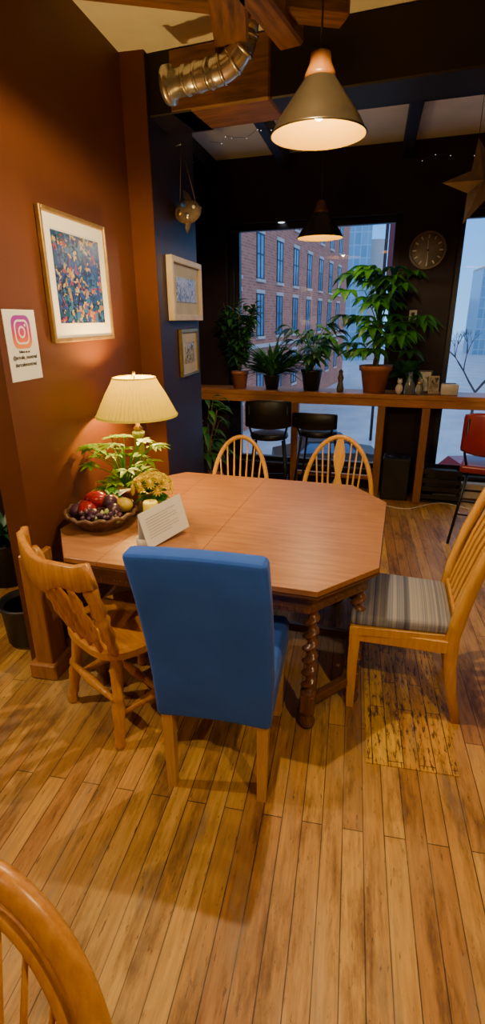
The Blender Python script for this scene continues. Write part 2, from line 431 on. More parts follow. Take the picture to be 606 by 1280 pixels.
# ---------------- wall hangings ----------------
def framed(name,plane_x,y0,y1,z0,z1,fw,depth,mf,matw,art,inner=None):
    b=MB(name); cx=plane_x; yc=(y0+y1)/2; zc=(z0+z1)/2; w=y1-y0; h=z1-z0
    for s in (-1,1):
        b.box((depth/2,s*(w/2-fw/2),0),(depth,fw,h),mf,.004)
        b.box((depth/2,0,s*(h/2-fw/2)),(depth-.001,w-2*fw+.004,fw),mf,.004)
    b.box((depth*.25,0,0),(depth*.5,w-2*fw+.002,h-2*fw+.002),M_ivory if name!='framed_collage_print' else M_white)
    b.box((depth*.55,0,0),(depth*.12,w-2*fw-2*matw,h-2*fw-2*matw),art)
    return b.done((cx,yc,zc))
framed('framed_collage_print',-1.399,2.31,2.955,1.605,2.185,.02,.025,M_goldf,.068,M_art)
framed('framed_sketch',-1.249,3.56,4.27,1.70,2.11,.04,.045,M_cream,.085,M_art2)
framed('framed_sketch',-1.249,3.75,4.18,1.30,1.64,.025,.025,M_brass,.07,M_art2)
M_ig,nt,bb=newmat('logo_gradient')
tc=nt.nodes.new('ShaderNodeTexCoord'); sp=nt.nodes.new('ShaderNodeSeparateXYZ'); L(nt,tc.outputs['Object'],sp.inputs[0])
mm=nt.nodes.new('ShaderNodeMath'); mm.operation='MULTIPLY_ADD'; mm.inputs[1].default_value=8; mm.inputs[2].default_value=.1; L(nt,sp.outputs[2],mm.inputs[0])
L(nt,ramp(nt,mm.outputs[0],[(.1,(.80,.25,.03)),(.45,(.65,.02,.08)),(.9,(.30,.02,.40))]),bb.inputs['Base Color'])
b=MB('social_media_poster'); b.box((.002,0,0),(.003,.225,.29),M_white)
def rrect(w,h,r,n=5):
    pts=[]
    for cx,cy,a0 in ((w/2-r,h/2-r,0),(-w/2+r,h/2-r,pi/2),(-w/2+r,-h/2+r,pi),(w/2-r,-h/2+r,1.5*pi)):
        for i in range(n+1): a=a0+pi/2*i/n; pts.append((cx+r*math.cos(a),cy+r*math.sin(a)))
    return pts
def flat(mb,pts,x,m,dy=0,dz=0):
    mb.add([(x,p[0]+dy,p[1]+dz) for p in pts],[list(range(len(pts)))],m)
flat(b,rrect(.135,.135,.035),.0045,M_ig,0,.055)
def ring(mb,pts_o,pts_i,x,m,dy,dz):
    n=len(pts_o); mb.add([(x,p[0]+dy,p[1]+dz) for p in pts_o]+[(x,p[0]+dy,p[1]+dz) for p in pts_i],[(i,(i+1)%n,n+(i+1)%n,n+i) for i in range(n)],m)
ring(b,rrect(.10,.10,.028),rrect(.084,.084,.022),.0052,M_white,0,.055)
circ=lambda r:[(r*math.cos(2*pi*i/24),r*math.sin(2*pi*i/24)) for i in range(24)]
ring(b,circ(.025),circ(.017),.0052,M_white,0,.055); flat(b,circ(.006),.0052,M_white,.027,.082)
post=b.done((-1.40,2.083,1.605))
def text(body,size,parent,loc,rot,m):
    c=bpy.data.curves.new('lettering','FONT'); c.body=body; c.size=size; c.align_x='CENTER'; c.extrude=.0003; c.offset=.0004
    o=bpy.data.objects.new('lettering',c); c.materials.append(m); COL.objects.link(o); o.parent=parent; o.location=loc; o.rotation_euler=rot
text('@artcafe_montreal',.022,post,(.0048,0,-.055),(pi/2,0,pi/2),M_ink)
text('#artcafemontreal',.022,post,(.0048,0,-.085),(pi/2,0,pi/2),M_ink)
text('Follow us on',.015,post,(.0048,0,-.03),(pi/2,0,pi/2),M_ink)
b=MB('hanging_fish_ornament')
b.M=Matrix.Diagonal((1.15,1.15,1.15,1))
b.ball((0,0,0),.1,M_drift,16,10,(1,.42,.62))
b.leaf((-.07,0,0),(-1,0,.55),.11,.07,M_drift,0,3); b.leaf((-.07,0,0),(-1,0,-.5),.10,.07,M_drift,0,3)
b.leaf((0,0,.04),(-.3,0,1),.08,.07,M_drift,0,3); b.leaf((.02,0,-.04),(-.4,0,-1),.08,.05,M_drift,0,3)
b.ball((.072,-.028,.015),.010,M_white,8,6); b.ball((.072,.028,.015),.010,M_white,8,6)
b.ball((.03,-.035,-.03),.02,M_steel,8,6); b.ball((-.03,-.035,-.01),.016,M_brass,8,6); b.ball((.0,-.04,.03),.014,M_blue,8,6)
b.tube([(-.06,0,.03),(-.03,.0,.34)],.002,M_drift,5); b.tube([(.07,0,.03),(-.03,.0,.34)],.002,M_drift,5)
b.tube([(-.03,0,.34),(-.07,.0,.34)],.004,M_steel,6)
b.done((-1.155,3.80,2.39),math.radians(-25))
b=MB('wall_clock')
b.lathe([(0,0),(.155,0),(.16,.012),(.155,.03),(.142,.034),(.14,.02),(0,.02)],M_star,seg=40)
b.lathe([(0,.0205),(.139,.0205),(.139,.022),(0,.022)],M_clockw,seg=40)
for i in range(12):
    a=i*pi/6; b.box((.112*math.sin(a),.112*math.cos(a),.0235),(.010,.030,.002),M_ceram,0,RZ(-a))
b.box((-.003,.04,.026),(.007,.085,.002),M_ceram,0,RZ(math.radians(3))); b.box((.002,-.05,.027),(.005,.11,.002),M_ceram,0,RZ(math.radians(2)))
b.lathe([(.008,.02),(.008,.03)],M_ink,seg=12)
ck=b.done((.602,5.337,2.27),rot=(pi/2,0,BR))
b=MB('wall_outlet'); b.box((0,0,0),(.07,.008,.11),M_ceram,.003); b.box((0,-.005,.02),(.03,.003,.03),M_ink); b.done((.53,5.337,1.72),BR)
b=MB('tin_star_decoration')
R1,R2=.25,.105
pts=[]
for i in range(10):
    a=pi/2+i*pi/5+.25; r=R1 if i%2==0 else R2; pts.append((r*math.cos(a),0,r*math.sin(a)))
vs=pts+[(0,-.05,0),(0,.05,0)]
b.add(vs,[(i,(i+1)%10,10) for i in range(10)]+[((i+1)%10,i,11) for i in range(10)],M_star)
b.tube([pts[0],(pts[0][0],0,.61)],.002,M_cord,5)
b.done((.745,4.0,2.51),math.radians(-12))
b=MB('string_lights'); M_fl=emit('fairy_bulb',(.9,.9,1),1.2)
def strand(p0,p1,n,sag=.05):
    p0=V(p0);p1=V(p1); pts=[]
    for i in range(n+1):
        t=i/n; q=p0.lerp(p1,t); q.z-=sag*4*t*(1-t)+.02*math.sin(i*2.1); q.x+=.03*math.sin(i*1.7); pts.append(q)
    b.tube(pts,.0012,M_cord,4)
    for i,q in enumerate(pts[1:-1]):
        b.ball(q+V((0,0,-.005)),.003,M_fl,6,4)
strand((-1.15,4.4,2.95),(-.4,4.05,2.96),10,.02); strand((.3,5.2,2.95),(1.5,4.9,2.95),9,.02); strand((.9,4.2,2.95),(1.9,4.3,2.95),9,.02)
b.done()

# ---------------- main table ----------------
TR=-math.radians(5.2)
ex=V((math.cos(TR),math.sin(TR),0)); ey=V((-math.sin(TR),math.cos(TR),0))
tc_=ex*(-.7725)+ey*2.3625
TX,TY,c1,c2=.7575,.6825,.21,.27
octp=[(-TX+c1,-TY),(TX-c1,-TY),(TX,-TY+c2),(TX,TY-c2),(TX-c1,TY),(-TX+c1,TY),(-TX,TY-c2),(-TX,-TY+c2)]
def clip(poly,x,keep):
    out=[]
    for i in range(len(poly)):
        a=poly[i];c=poly[(i+1)%len(poly)]
        ia=(a[0]-x)*keep>=0; ic=(c[0]-x)*keep>=0
        if ia: out.append(a)
        if ia!=ic:
            t=(x-a[0])/(c[0]-a[0]); out.append((x,a[1]+t*(c[1]-a[1])))
    return out
def scale(p,k): return [(x*k,y*k) for x,y in p]
b=MB('dining_table')
g=.0007
parts=[clip(octp,-.39-g,-1),clip(clip(octp,-.39+g,1),0-g,-1),clip(octp,g,1)]
for p in parts: b.prism(p,.728,.75,M_top,.0012)
b.prism(scale(octp,.992),.712,.7275,M_dkwood)
b.prism(scale(octp,1.004),.716,.724,M_dkwood)
ap=scale(octp,.93)
def aprons(pts,z0,z1,th,m):
    n=len(pts)
    for i in range(n):
        a=V((*pts[i],0));c=V((*pts[(i+1)%n],0)); d=c-a; mid=(a+c)/2; ang=math.atan2(d.y,d.x)
        b.box((mid.x,mid.y,(z0+z1)/2),(d.length+th*.4,th,z1-z0),m,.003,RZ(ang))
        k=int(d.length/.03)
        for j in range(k):
            q=a.lerp(c,(j+.5)/k); nrm=V((d.y,-d.x,0)).normalized()
            if nrm.dot(q)<0: nrm=-nrm
            q=q+nrm*(th/2)
            b.box((q.x,q.y,z0+.018),(.014,.008,.022),m,.003,RZ(ang))
aprons(ap,.625,.713,.022,M_dkwood)
legs=[(TX-.075,-TY+.345),(TX-.245,-TY+.125)]
LG=[]
for sx in (-1,1):
    for sy in (-1,1):
        LG+= [(sx*legs[0][0],sy*-legs[0][1]*1),(sx*legs[1][0],sy*-legs[1][1])]
def twist(x,y,z0,z1,r):
    n=90;seg=20;vs=[];fs=[]
    for i in range(n+1):
        z=z0+(z1-z0)*i/n; e=min(1,min(i,n-i)/4)
        for j in range(seg):
            a=2*pi*j/seg; rr=r
            cx=r*.42*e*math.cos((z-z0)*2*pi/.062); cy=r*.42*e*math.sin((z-z0)*2*pi/.062)
            vs.append((x+cx+.88*rr*math.cos(a),y+cy+.88*rr*math.sin(a),z))
    for i in range(n):
        for j in range(seg):
            k=(j+1)%seg; fs.append((i*seg+j,i*seg+k,(i+1)*seg+k,(i+1)*seg+j))
    b.add(vs,fs,M_dkwoodz,True)
for (x,y) in LG:
    b.box((x,y,.67),(.062,.062,.10),M_dkwoodz,.004)
    b.lathe([(.024,.595),(.034,.605),(.036,.615),(.028,.625)],M_dkwoodz,(x,y,0),16)
    twist(x,y,.19,.60,.027)
    b.lathe([(.03,.175),(.036,.185),(.03,.197)],M_dkwoodz,(x,y,0),16)
    b.box((x,y,.135),(.062,.062,.09),M_dkwoodz,.004)
    b.lathe([(.02,0),(.032,.012),(.036,.035),(.026,.06),(.022,.07),(.032,.08),(.03,.092)],M_dkwoodz,(x,y,0),16)
def bar(a,c,z,w=.035,h=.045):
    a=V((*a,0));c=V((*c,0)); d=c-a; mid=(a+c)/2
    b.box((mid.x,mid.y,z),(d.length,w,h),M_dkwood,.004,RZ(math.atan2(d.y,d.x)))
for i in range(0,8,2): bar(LG[i],LG[i+1],.135)
bar(LG[0],LG[2],.135); bar(LG[4],LG[6],.135); bar(((-TX+.075),0),((TX-.075),0),.135)
b.done(tc_,TR)

# ---------------- blue parsons chair ----------------
b=MB('upholstered_dining_chair')
W=.45
def backdef(c):
    t=(c.z+.335)/.67
    return V((c.x*(.93+.10*t)-.035*t*t,c.y-.075*max(0,t-.25)**1.3+ .012*math.cos(c.x/.22*pi/2),c.z))
b.box((0,.0,.69),(W,.085,.67),M_blue,.022,None,3,backdef,3)
b.box((0,.27,.42),(W-.03,.48,.13),M_blue,.022,None,3)
b.box((0,.275,.475),(W-.04,.45,.05),M_blue,.022,None,3)
for sx in (-1,1):
    b.sweep([(sx*.178,.0,.37),(sx*.175,-.005,0)],lambda i:[(a*(.021-.004*i),c*(.021-.004*i)) for a,c in ((1,1),(-1,1),(-1,-1),(1,-1))],M_beech,(1,0,0),False)
    b.sweep([(sx*.175,.47,.37),(sx*.173,.472,0)],lambda i:[(a*(.021-.004*i),c*(.021-.004*i)) for a,c in ((1,1),(-1,1),(-1,-1),(1,-1))],M_beech,(1,0,0),False)
b.done((-.405,1.42,0),math.radians(0))

# ---------------- bow-back chairs ----------------
LEGP=[(0,.013),(.05,.016),(.3,.018),(.42,.022),(.5,.017),(.54,.021),(.58,.017),(.8,.021),(.95,.016),(1,.012)]
def seatshape(w,d,n=28):
    pts=[]
    for i in range(n):
        a=2*pi*i/n; c,s_=math.cos(a),math.sin(a)
        x=w/2*math.copysign(abs(c)**.62,c); y=d/2*math.copysign(abs(s_)**.62,s_)
        x*=1+.10*(y/d); pts.append((x,y))
    return pts
def bowchair(loc,rz,kind='spindle',top=.96,w=.215,m=M_honey,thick=.0125):
    b=MB('bow_back_chair')
    b.prism(seatshape(.44,.42),.43,.465,m,.012)
    for sx in (-1,1):
        for sy in (-1,1):
            b.turned((sx*.20,sy*.19,0),(sx*.145,sy*.13,.435),LEGP,m)
    for sx in (-1,1): b.turned((sx*.183,-.17,.15),(sx*.183,.17,.15),[(0,.008),(.5,.014),(1,.008)],m)
    b.turned((-.18,0,.15),(.18,0,.15),[(0,.008),(.5,.014),(1,.008)],m)
    z0=.46; h=top-z0
    def by(z): return -.165-.20*(z-z0)
    def arch(ww,hh,ex=.42):
        pts=[]
        for i in range(41):
            a=pi*i/40; x=ww*math.cos(a)*(1-.0); s_=math.sin(a)
            z=z0+hh*s_**(2*ex); k=1 if z>z0+.12 else .86+.14*(z-z0)/.12
            pts.append((x*k,by(z),z))
        return pts
    P=arch(w,h)
    b.sweep(P,[(thick*.9*math.cos(2*pi*j/10),thick*1.25*math.sin(2*pi*j/10)) for j in range(10)],m,(0,1,0))
    def topz(x,ww=w,hh=h): return z0+hh*max(0,1-(x/ww)**2)**.42
    if kind=='double':
        P2=arch(w*.80,h*.86)
        b.sweep(P2,[(.011*math.cos(2*pi*j/10),.016*math.sin(2*pi*j/10)) for j in range(10)],m,(0,1,0))
    xs=[-.15,-.1,-.05,0,.05,.1,.15] if kind!='fiddle' else [-.155,-.115,-.075,.075,.115,.155]
    for x in xs:
        zt=topz(x) if kind!='double' else topz(x,w*.80,h*.86)
        b.turned((x*.78,by(z0),z0-.01),(x,by(zt),zt),[(0,.006),(.3,.0085),(.6,.006),(1,.0045)],m,8)
    if kind=='fiddle':
        zt=topz(0)
        def prof(i):
            t=i/16; ww=.016+.022*abs(math.sin(t*pi*2.0))**1.2*(1 if t<.95 else .3)
            return [(.005,ww),(-.005,ww),(-.005,-ww),(.005,-ww)]
        b.sweep([(0,by(z0+(zt-z0)*i/16),z0+(zt-z0)*i/16) for i in range(17)],prof,m,(0,1,0),False)
    b.done(loc,rz)
bowchair((-.735,3.24,0),math.radians(180),'spindle',.925,.205)
bowchair((-.06,3.16,0),math.radians(176),'fiddle',.965,.235)
bowchair((-.55,.195,0),math.radians(176),'double',.915,.25,M_gold,.022)

# ---------------- spindle chair at left ----------------
b=MB('spindle_back_chair')
m=M_gold
b.prism(seatshape(.46,.44),.415,.46,M_goldx,.014)
LP2=[(0,.017),(.04,.021),(.1,.016),(.16,.022),(.22,.018),(.42,.025),(.5,.019),(.54,.026),(.58,.019),(.8,.025),(.95,.018),(1,.014)]
for sx in (-1,1):
    for sy in (-1,1):
        b.turned((sx*.205,sy*.20,0),(sx*.15,sy*.14,.43),LP2,m,14,1.2)
        b.lathe([(.02,0),(.02,.006)],M_ceram,(sx*.205,sy*.20,0),10)
for sx in (-1,1): b.turned((sx*.187,-.18,.15),(sx*.187,.18,.15),[(0,.01),(.2,.012),(.5,.02),(.8,.012),(1,.01)],m,12,1.15)
b.turned((-.18,.03,.15),(.18,.03,.15),[(0,.01),(.2,.012),(.5,.018),(.8,.012),(1,.01)],m,12,1.15)
b.turned((-.18,-.19,.23),(.18,-.19,.23),[(0,.01),(.2,.012),(.5,.018),(.8,.012),(1,.01)],m,12,1.15)
PP=[(0,.013),(.08,.017),(.15,.013),(.25,.022),(.4,.017),(.5,.024),(.54,.015),(.6,.023),(.75,.018),(.9,.022),(1,.015)]
for sx in (-1,1): b.turned((sx*.185,-.165,.45),(sx*.225,-.262,.82),PP,m,14,1.35)
n=26
pts=[];hts=[]
for i in range(n+1):
    u=2*i/n-1
    pts.append((.265*u,-.285-.055*(1-u*u)+(.02 if abs(u)>.9 else 0),.825+.05*abs(u)**2.2-.012*math.cos(u*2*pi))); hts.append(.060-.018*abs(u)**2+.008*math.cos(u*2*pi))
b.sweep(pts,lambda i:[(hts[i]*a,.015*c) for a,c in ((1,.5),(.9,1),(-.9,1),(-1,.5),(-1,-.5),(-.9,-1),(.9,-1),(1,-.5))],m,(0,0,1),True)
SP=[(0,.007),(.15,.009),(.3,.014),(.42,.009),(.5,.013),(.58,.009),(.75,.013),(.9,.008),(1,.006)]
for k in range(5):
    u=(k-2)/2*.66
    b.turned((u*.20,-.185-.015*(1-u*u),.45),(u*.235,-.275-.05*(1-u*u),.79),SP,m,10,1.5)
b.done((-.925,1.82,0),math.radians(-33))

# ---------------- right slat chair with cushion ----------------
b=MB('slat_back_chair'); m=M_honey
b.prism([(-.20,-.21),(.20,-.21),(.235,.22),(-.235,.22)],.405,.445,m,.004)
b.box((0,.01,.47),(.43,.42,.055),M_cush,.02,None,3,lambda c:V((c.x*(1+.12*c.y/.2*.5),c.y,c.z+.012*(1-(c.x/.22)**2)*(c.z>0))),2)
sq=lambda w,d:[(w,d),(-w,d),(-w,-d),(w,-d)]
for sx in (-1,1):
    b.sweep([(sx*.205,.195,.43),(sx*.205,.198,.25),(sx*.205,.195,0)],lambda i:sq([.024,.021,.016][i],[.024,.021,.016][i]),m,(1,0,0),False)
    P=[(-.27,0),(-.235,.15),(-.21,.30),(-.205,.44),(-.225,.60),(-.265,.78),(-.32,.95),(-.36,1.05)]
    W_=[.018,.021,.026,.028,.026,.022,.019,.016]
    b.sweep([(sx*(.195+.02*(z>.44)),y,z) for y,z in P],lambda i:sq(.015,W_[i]),m,(1,0,0),True)
    b.box((sx*.205,0,.39),(.02,.38,.06),m,.003)
b.box((0,.205,.39),(.39,.02,.06),m,.003); b.box((0,-.205,.39),(.38,.02,.06),m,.003)
cr=[(.225*(2*i/12-1),-.355-.03*(1-(2*i/12-1)**2),1.03+.035*(1-(2*i/12-1)**2)) for i in range(13)]
b.sweep(cr,lambda i:sq(.04,.011),m,(0,0,1),True)
b.box((0,-.212,.50),(.38,.02,.045),m,.004)
for k in range(6):
    x=(k-2.5)*.06
    Q=[(-.212,.50),(-.235,.60),(-.285,.78),(-.345,.95),(-.372,1.03)]
    b.sweep([(x*(1+.1*(z-.5)),y,z) for y,z in Q],lambda i:sq(.017,.006),m,(1,0,0),False)
b.done((.30,2.185,0),math.radians(86))

# ---------------- things on table ----------------
b=MB('table_lamp')
b.lathe([(.085,0),(.085,.012),(.06,.022),(.035,.035),(.03,.05)],M_brass,seg=28)
b.lathe([(.034,.05),(.03,.06),(.026,.09),(.027,.25),(.024,.33),(.034,.345),(.034,.36),(.02,.37)],M_glassg,seg=40,rfun=lambda a,z:1+.10*math.cos(10*a))
b.lathe([(.02,.37),(.03,.38),(.012,.40),(.01,.46)],M_brass,seg=16)
b.ball((0,0,.53),.03,M_bulb)
b.lathe([(.012,.46),(.014,.50)],M_brass,seg=12)
b.tube([(0,0,.56),(0,0,.675)],.003,M_brass,6); b.ball((0,0,.685),.01,M_brass,10,6)
pl=lambda a,z:1+.022*math.cos(56*a)
b.lathe([(.222,.455),(.20,.50),(.165,.57),(.13,.63),(.115,.66)],M_pleat,seg=336,rfun=pl,cap=False,smooth=False)
b.lathe([(.227,.450),(.229,.458),(.224,.463)],M_pleat,seg=60,cap=False); b.lathe([(.118,.655),(.120,.662),(.114,.664)],M_pleat,seg=60,cap=False)
for k in range(3):
    a=k*2*pi/3; b.tube([(0,0,.65),(.115*math.cos(a),.115*math.sin(a),.655)],.002,M_brass,5)
b.done((-1.165,2.70,.75))
ld=bpy.data.lights.new('table_lamp_light','POINT'); ld.energy=66; ld.color=(1,.62,.17); ld.shadow_soft_size=.04
o=bpy.data.objects.new('table_lamp_light',ld); COL.objects.link(o); o.location=(-1.165,2.70,.75+.585)
b=MB('potted_foliage_plant')
b.lathe([(.055,0),(.075,.10),(.08,.11),(.07,.11)],M_terra,seg=24); b.lathe([(0,.1),(.07,.1)],M_soil,seg=20)
for i in range(42):
    a=random.uniform(0,2*pi); rr=random.uniform(.05,.17); z=random.uniform(.10,.36)
    p=V((rr*math.cos(a)*1.15,rr*math.sin(a)*.9,z))
    b.tube([(0,0,.1),(p.x*.4,p.y*.4,z*.8),p],.0025,M_leafM,5)
    b.palmate(p,(math.cos(a),math.sin(a),.1),6,random.uniform(.07,.11),.03,M_leafL,.25)
b.done((-1.15,2.45,.75))
b=MB('potted_chrysanthemum')
b.lathe([(.08,0),(.085,.012),(.06,.012)],M_ceram,seg=24)
b.lathe([(.045,.012),(.06,.09),(.062,.10),(.05,.10)],M_goldf,seg=24)
for i in range(60):
    a=random.uniform(0,2*pi); e=random.uniform(-.1,1.2)
    d=V((math.cos(a)*math.cos(e),math.sin(a)*math.cos(e),math.sin(e)))
    b.leaf(V((0,0,.11))+d*.03,d,.065,.03,M_leafM,.3)
for i in range(26):
    a=2*pi*i*.618; e=.15+1.3*(i/26); d=V((math.cos(a)*math.cos(e),math.sin(a)*math.cos(e),math.sin(e)))
    c=V((0,0,.14))+V((d.x*.10,d.y*.10,d.z*.085))
    up=d; s1=up.cross(V((.3,.2,1))).normalized(); s2=up.cross(s1)
    for ringi,(kk,ll) in enumerate(((12,.032),(9,.022),(6,.014))):
        for j in range(kk):
            t=2*pi*j/kk+ringi*.3; dd=(s1*math.cos(t)+s2*math.sin(t)+up*(.2+.5*ringi)).normalized()
            b.leaf(c,dd,ll,.013,M_mum,0,3)
    b.ball(c+up*.004,.009,M_mum,6,4)
b.done((-.96,2.34,.75))
b=MB('pillar_candle'); b.lathe([(.05,0),(.055,.006),(.02,.02),(.016,.055),(.045,.07),(.045,.075)],M_ceram,seg=20); b.lathe([(.036,.075),(.036,.135),(.032,.14),(.012,.134),(0,.134)],M_wax,seg=24)
b.tube([(0,0,.13),(.001,0,.148)],.0012,M_ink,5); b.done((-.905,2.17,.75))
b=MB('folded_info_card')
Lc=.255; Hc=.165
for s_ in (1,-1):
    b.add([(-Lc/2,s_*.035,0),(Lc/2,s_*.035,0),(Lc/2,0,Hc),(-Lc/2,0,Hc)],[(0,1,2,3)],M_white)
M_grey=mat('ink_grey',(.20,.20,.21),.6)
for i in range(8):
    t=.25+.075*i; wl=.18 if i%3 else .13
    y=-.035*(1-t)-.0009; z=Hc*t
    b.add([(-.10,y-.0002,z),(-.10+wl,y-.0002,z),(-.10+wl,y+.0003,z+.0015),(-.10,y+.0003,z+.0015)],[(0,1,2,3)],M_grey)
b.done((-.80,2.06,.766),0,rot=(0,math.radians(-7),math.radians(62)))
b=MB('votive_holder'); b.lathe([(.0,0),(.035,0),(.04,.02),(.038,.045),(.034,.045),(.034,.01),(0,.01)],M_ceram,seg=24); b.done((-.86,1.97,.75))
b=MB('fruit_basket')
for k in range(7):
    r=.105+.010*k; z=.008+.0095*k
    P=[(r*math.cos(2*pi*i/40),r*math.sin(2*pi*i/40),z) for i in range(41)]
    b.tube(P,.0062,M_wicker,6)
P=[(.172*math.cos(2*pi*i/60),.172*math.sin(2*pi*i/60),.075+.006*math.sin(i*1.57)) for i in range(61)]; b.tube(P,.01,M_wicker,6)
for i in range(30):
    a=2*pi*i/30; b.tube([(.1*math.cos(a),.1*math.sin(a),.004),(.168*math.cos(a+.05),.168*math.sin(a+.05),.075)],.004,M_wicker,5)
b.lathe([(0,0),(.11,0),(.11,.008),(0,.008)],M_wicker,seg=24)
fr=[((-.05,-.04,.09),.048,M_apple,(1,1,.93)),((.03,.05,.09),.042,M_orange,(1,1,1)),((-.09,.05,.08),.045,M_apple,(1,1,.92)),((.075,-.02,.085),.04,M_plum,(1,1,.95)),((.0,-.09,.08),.038,M_plum,(1,1,.95)),((-.02,.0,.13),.05,M_apple,(1.25,.9,.85)),((.09,.07,.085),.036,M_lemon,(1.3,1,1)),((.01,.11,.08),.038,M_orange,(1,1,1)),((-.11,-.03,.08),.036,M_plum,(1,1.3,.9)),((.05,.0,.12),.038,M_plum,(1,1,1))]
for c,r,mm_,sc in fr:
    b.ball(c,r,mm_,18,12,sc); b.tube([(c[0],c[1],c[2]+r*sc[2]*.9),(c[0]+.006,c[1],c[2]+r*sc[2]+.012)],.0015,M_trunk,5)
for i in range(60):
    a=random.uniform(0,1); b.ball((-.02+.14*a+random.uniform(-.03,.03),-.11+.03*a+random.uniform(-.035,.035),.088-.01*a+random.uniform(-.015,.02)),.0125,M_grape if i%3==0 else M_plum,10,6)
for i in range(5): b.leaf((-.03+.02*i,.12,.1),(random.uniform(-1,1),.6,.6),.11,.045,M_white if i%2 else M_leafM,.3)
b.done((-1.17,2.18,.75))

b=MB('black_planter'); b.lathe([(0,0),(.10,0),(.125,.02),(.135,.22),(.15,.235),(.15,.25),(.13,.25),(.12,.22),(0,.21)],M_blackp,seg=32); b.lathe([(0,.222),(.12,.222)],M_soil,seg=20); b.done((-1.70,2.20,0))
b=MB('potted_fern'); b.lathe([(0,0),(.12,0),(.15,.3),(.16,.31),(.14,.31)],M_blackp,seg=24); b.lathe([(0,.3),(.14,.3)],M_soil,seg=20)
for i in range(46):
    a=random.uniform(0,2*pi); b.leaf((0,0,.3),(math.cos(a),math.sin(a),random.uniform(.6,2.2)),random.uniform(.3,.6),.045,M_leafD,.5)
b.done((-2.25,2.80,0))
b=MB('white_bench'); b.bx(-.5,.5,-.2,.2,.40,.45,M_ceram,.01)
for sx in(-1,1): b.bx(sx*.42-.03,sx*.42+.03,-.17,.17,0,.4,M_ceram,.005)
b.done((-3.5,3.1,0))

# ---------------- counter ----------------
b=MB('window_bar_counter')
b.bx(-1.75,3.3,-.38,-.03,1.0,1.042,M_counter,.005)
b.bx(-1.75,3.3,-.375,-.345,.93,1.0,M_counter,.003)
for x in (-1.55,-.49,.34,.74,1.6,2.6): b.bx(x-.035,x+.035,-.365,-.295,0,1.0,M_post,.004)
b.bx(-.49,.34,-.35,-.31,.20,.24,M_post,.003)
b.done((0,5.4,0),BR)
def onC(x,dy=-.2):
    v=RZ(BR)@V((x,dy,0)); return (v.x,v.y+5.4,1.042)
def stems_bush(name,x,dy,h,spread,nst,nlf,lf,w,m,potm,pr=.09,ph=.17,droop=.4,sy=.8):
    b=MB(name)
    b.lathe([(0,0),(pr*.75,0),(pr*.98,ph*.85),(pr*1.08,ph*.86),(pr*1.08,ph),(pr*.92,ph)],potm,seg=28); b.lathe([(0,ph*.93),(pr*.93,ph*.93)],M_soil,seg=20)
    for i in range(nst):
        a=2*pi*i/nst+random.uniform(-.3,.3); s_=spread*random.uniform(.3,1)
        tip=V((s_*math.cos(a),s_*math.sin(a)*sy,h*random.uniform(.65,1)))
        base=V((0,0,ph*.9)); mid=base.lerp(tip,.5)+V((0,0,.05*h))
        P=[base,base.lerp(mid,.5),mid,mid.lerp(tip,.5),tip]; b.tube(P,[.005,.005,.004,.003,.002],M_trunk,5)
        for k in range(nlf):
            t=random.uniform(.12,1); q=base.lerp(mid,t*2) if t<.5 else mid.lerp(tip,t*2-1)
            aa=random.uniform(0,2*pi); b.leaf(q,(math.cos(aa),math.sin(aa)*.6,random.uniform(-.2,.9)),lf*random.uniform(.7,1.2),w,m,droop)
    return b.done(onC(x,dy))
stems_bush('potted_ficus',-1.10,-.23,.84,.25,20,32,.11,.05,M_leafD,M_terra,.085,.17,.4,.5)
b=MB('spider_plant'); b.lathe([(0,0),(.06,0),(.085,.13),(.09,.14),(.08,.14)],M_blackp,seg=24); b.lathe([(0,.13),(.08,.13)],M_soil,seg=16)
for i in range(240):
    a=random.uniform(0,2*pi); b.leaf((0,0,.12),(math.cos(a)*1.1,math.sin(a)*.35,random.uniform(.5,1.8)),random.uniform(.32,.56),.042,M_leafM if i%4==0 else M_leafD,random.uniform(.25,.75),7)
b.done(onC(-.76,-.23))
b=MB('potted_philodendron'); b.lathe([(0,0),(.075,0),(.10,.17),(.108,.18),(.108,.20),(.095,.20)],M_blackp,seg=28); b.lathe([(0,.19),(.095,.19)],M_soil,seg=16)
for i in range(50):
    a=random.uniform(0,2*pi); s_=random.uniform(.06,.30); z=random.uniform(.26,.62)
    p=V((s_*math.cos(a),s_*.5*math.sin(a),z)); b.tube([(0,0,.19),(p.x*.35,p.y*.35,z*.8),p],.003,M_leafM,5)
    for j in range(4):
        aa=a+random.uniform(-.9,.9); b.leaf(p,(math.cos(aa),math.sin(aa)*.6,random.uniform(-.1,.4)),random.uniform(.11,.19),.06,M_leafD if i%4 else M_leafM,.6)
b.done(onC(-.36,-.22))
b=MB('money_tree')
b.lathe([(0,0),(.10,0),(.135,.20),(.15,.205),(.155,.25),(.14,.25),(.13,.22)],M_terra,seg=32); b.lathe([(0,.22),(.13,.22)],M_soil,seg=20)
for k in range(3):
    P=[]
    for i in range(18):
        t=i/17; a=k*2*pi/3+t*7; P.append((.018*math.cos(a),.018*math.sin(a),.2+.42*t))
    b.tube(P,.013,M_trunk,8)
b.M=Matrix.Diagonal((1,.58,1,1))
for i in range(58):
    a=random.uniform(0,2*pi); z=random.uniform(.36,1.10); s_=random.uniform(.08,.38)*(1.15-.8*abs(z-.62))
    p=V((s_*math.cos(a)+.02,s_*math.sin(a)*.6,z)); b.tube([(0,0,.58 if z>.58 else .5),(p.x*.5,p.y*.5,z+.0),p],[.005,.004,.003],M_leafM,5)
    b.palmate(p,(math.cos(a),math.sin(a),0),6,random.uniform(.17,.25),.08,M_leafM if i%3 else M_leafD,.6)
b.done(onC(.25,-.25))
b=MB('trailing_plant')
b.lathe([(0,0),(.07,0),(.09,.12),(.095,.13),(.08,.13)],M_blackp,seg=24)
b.M=Matrix.Diagonal((1,.5,1,1))
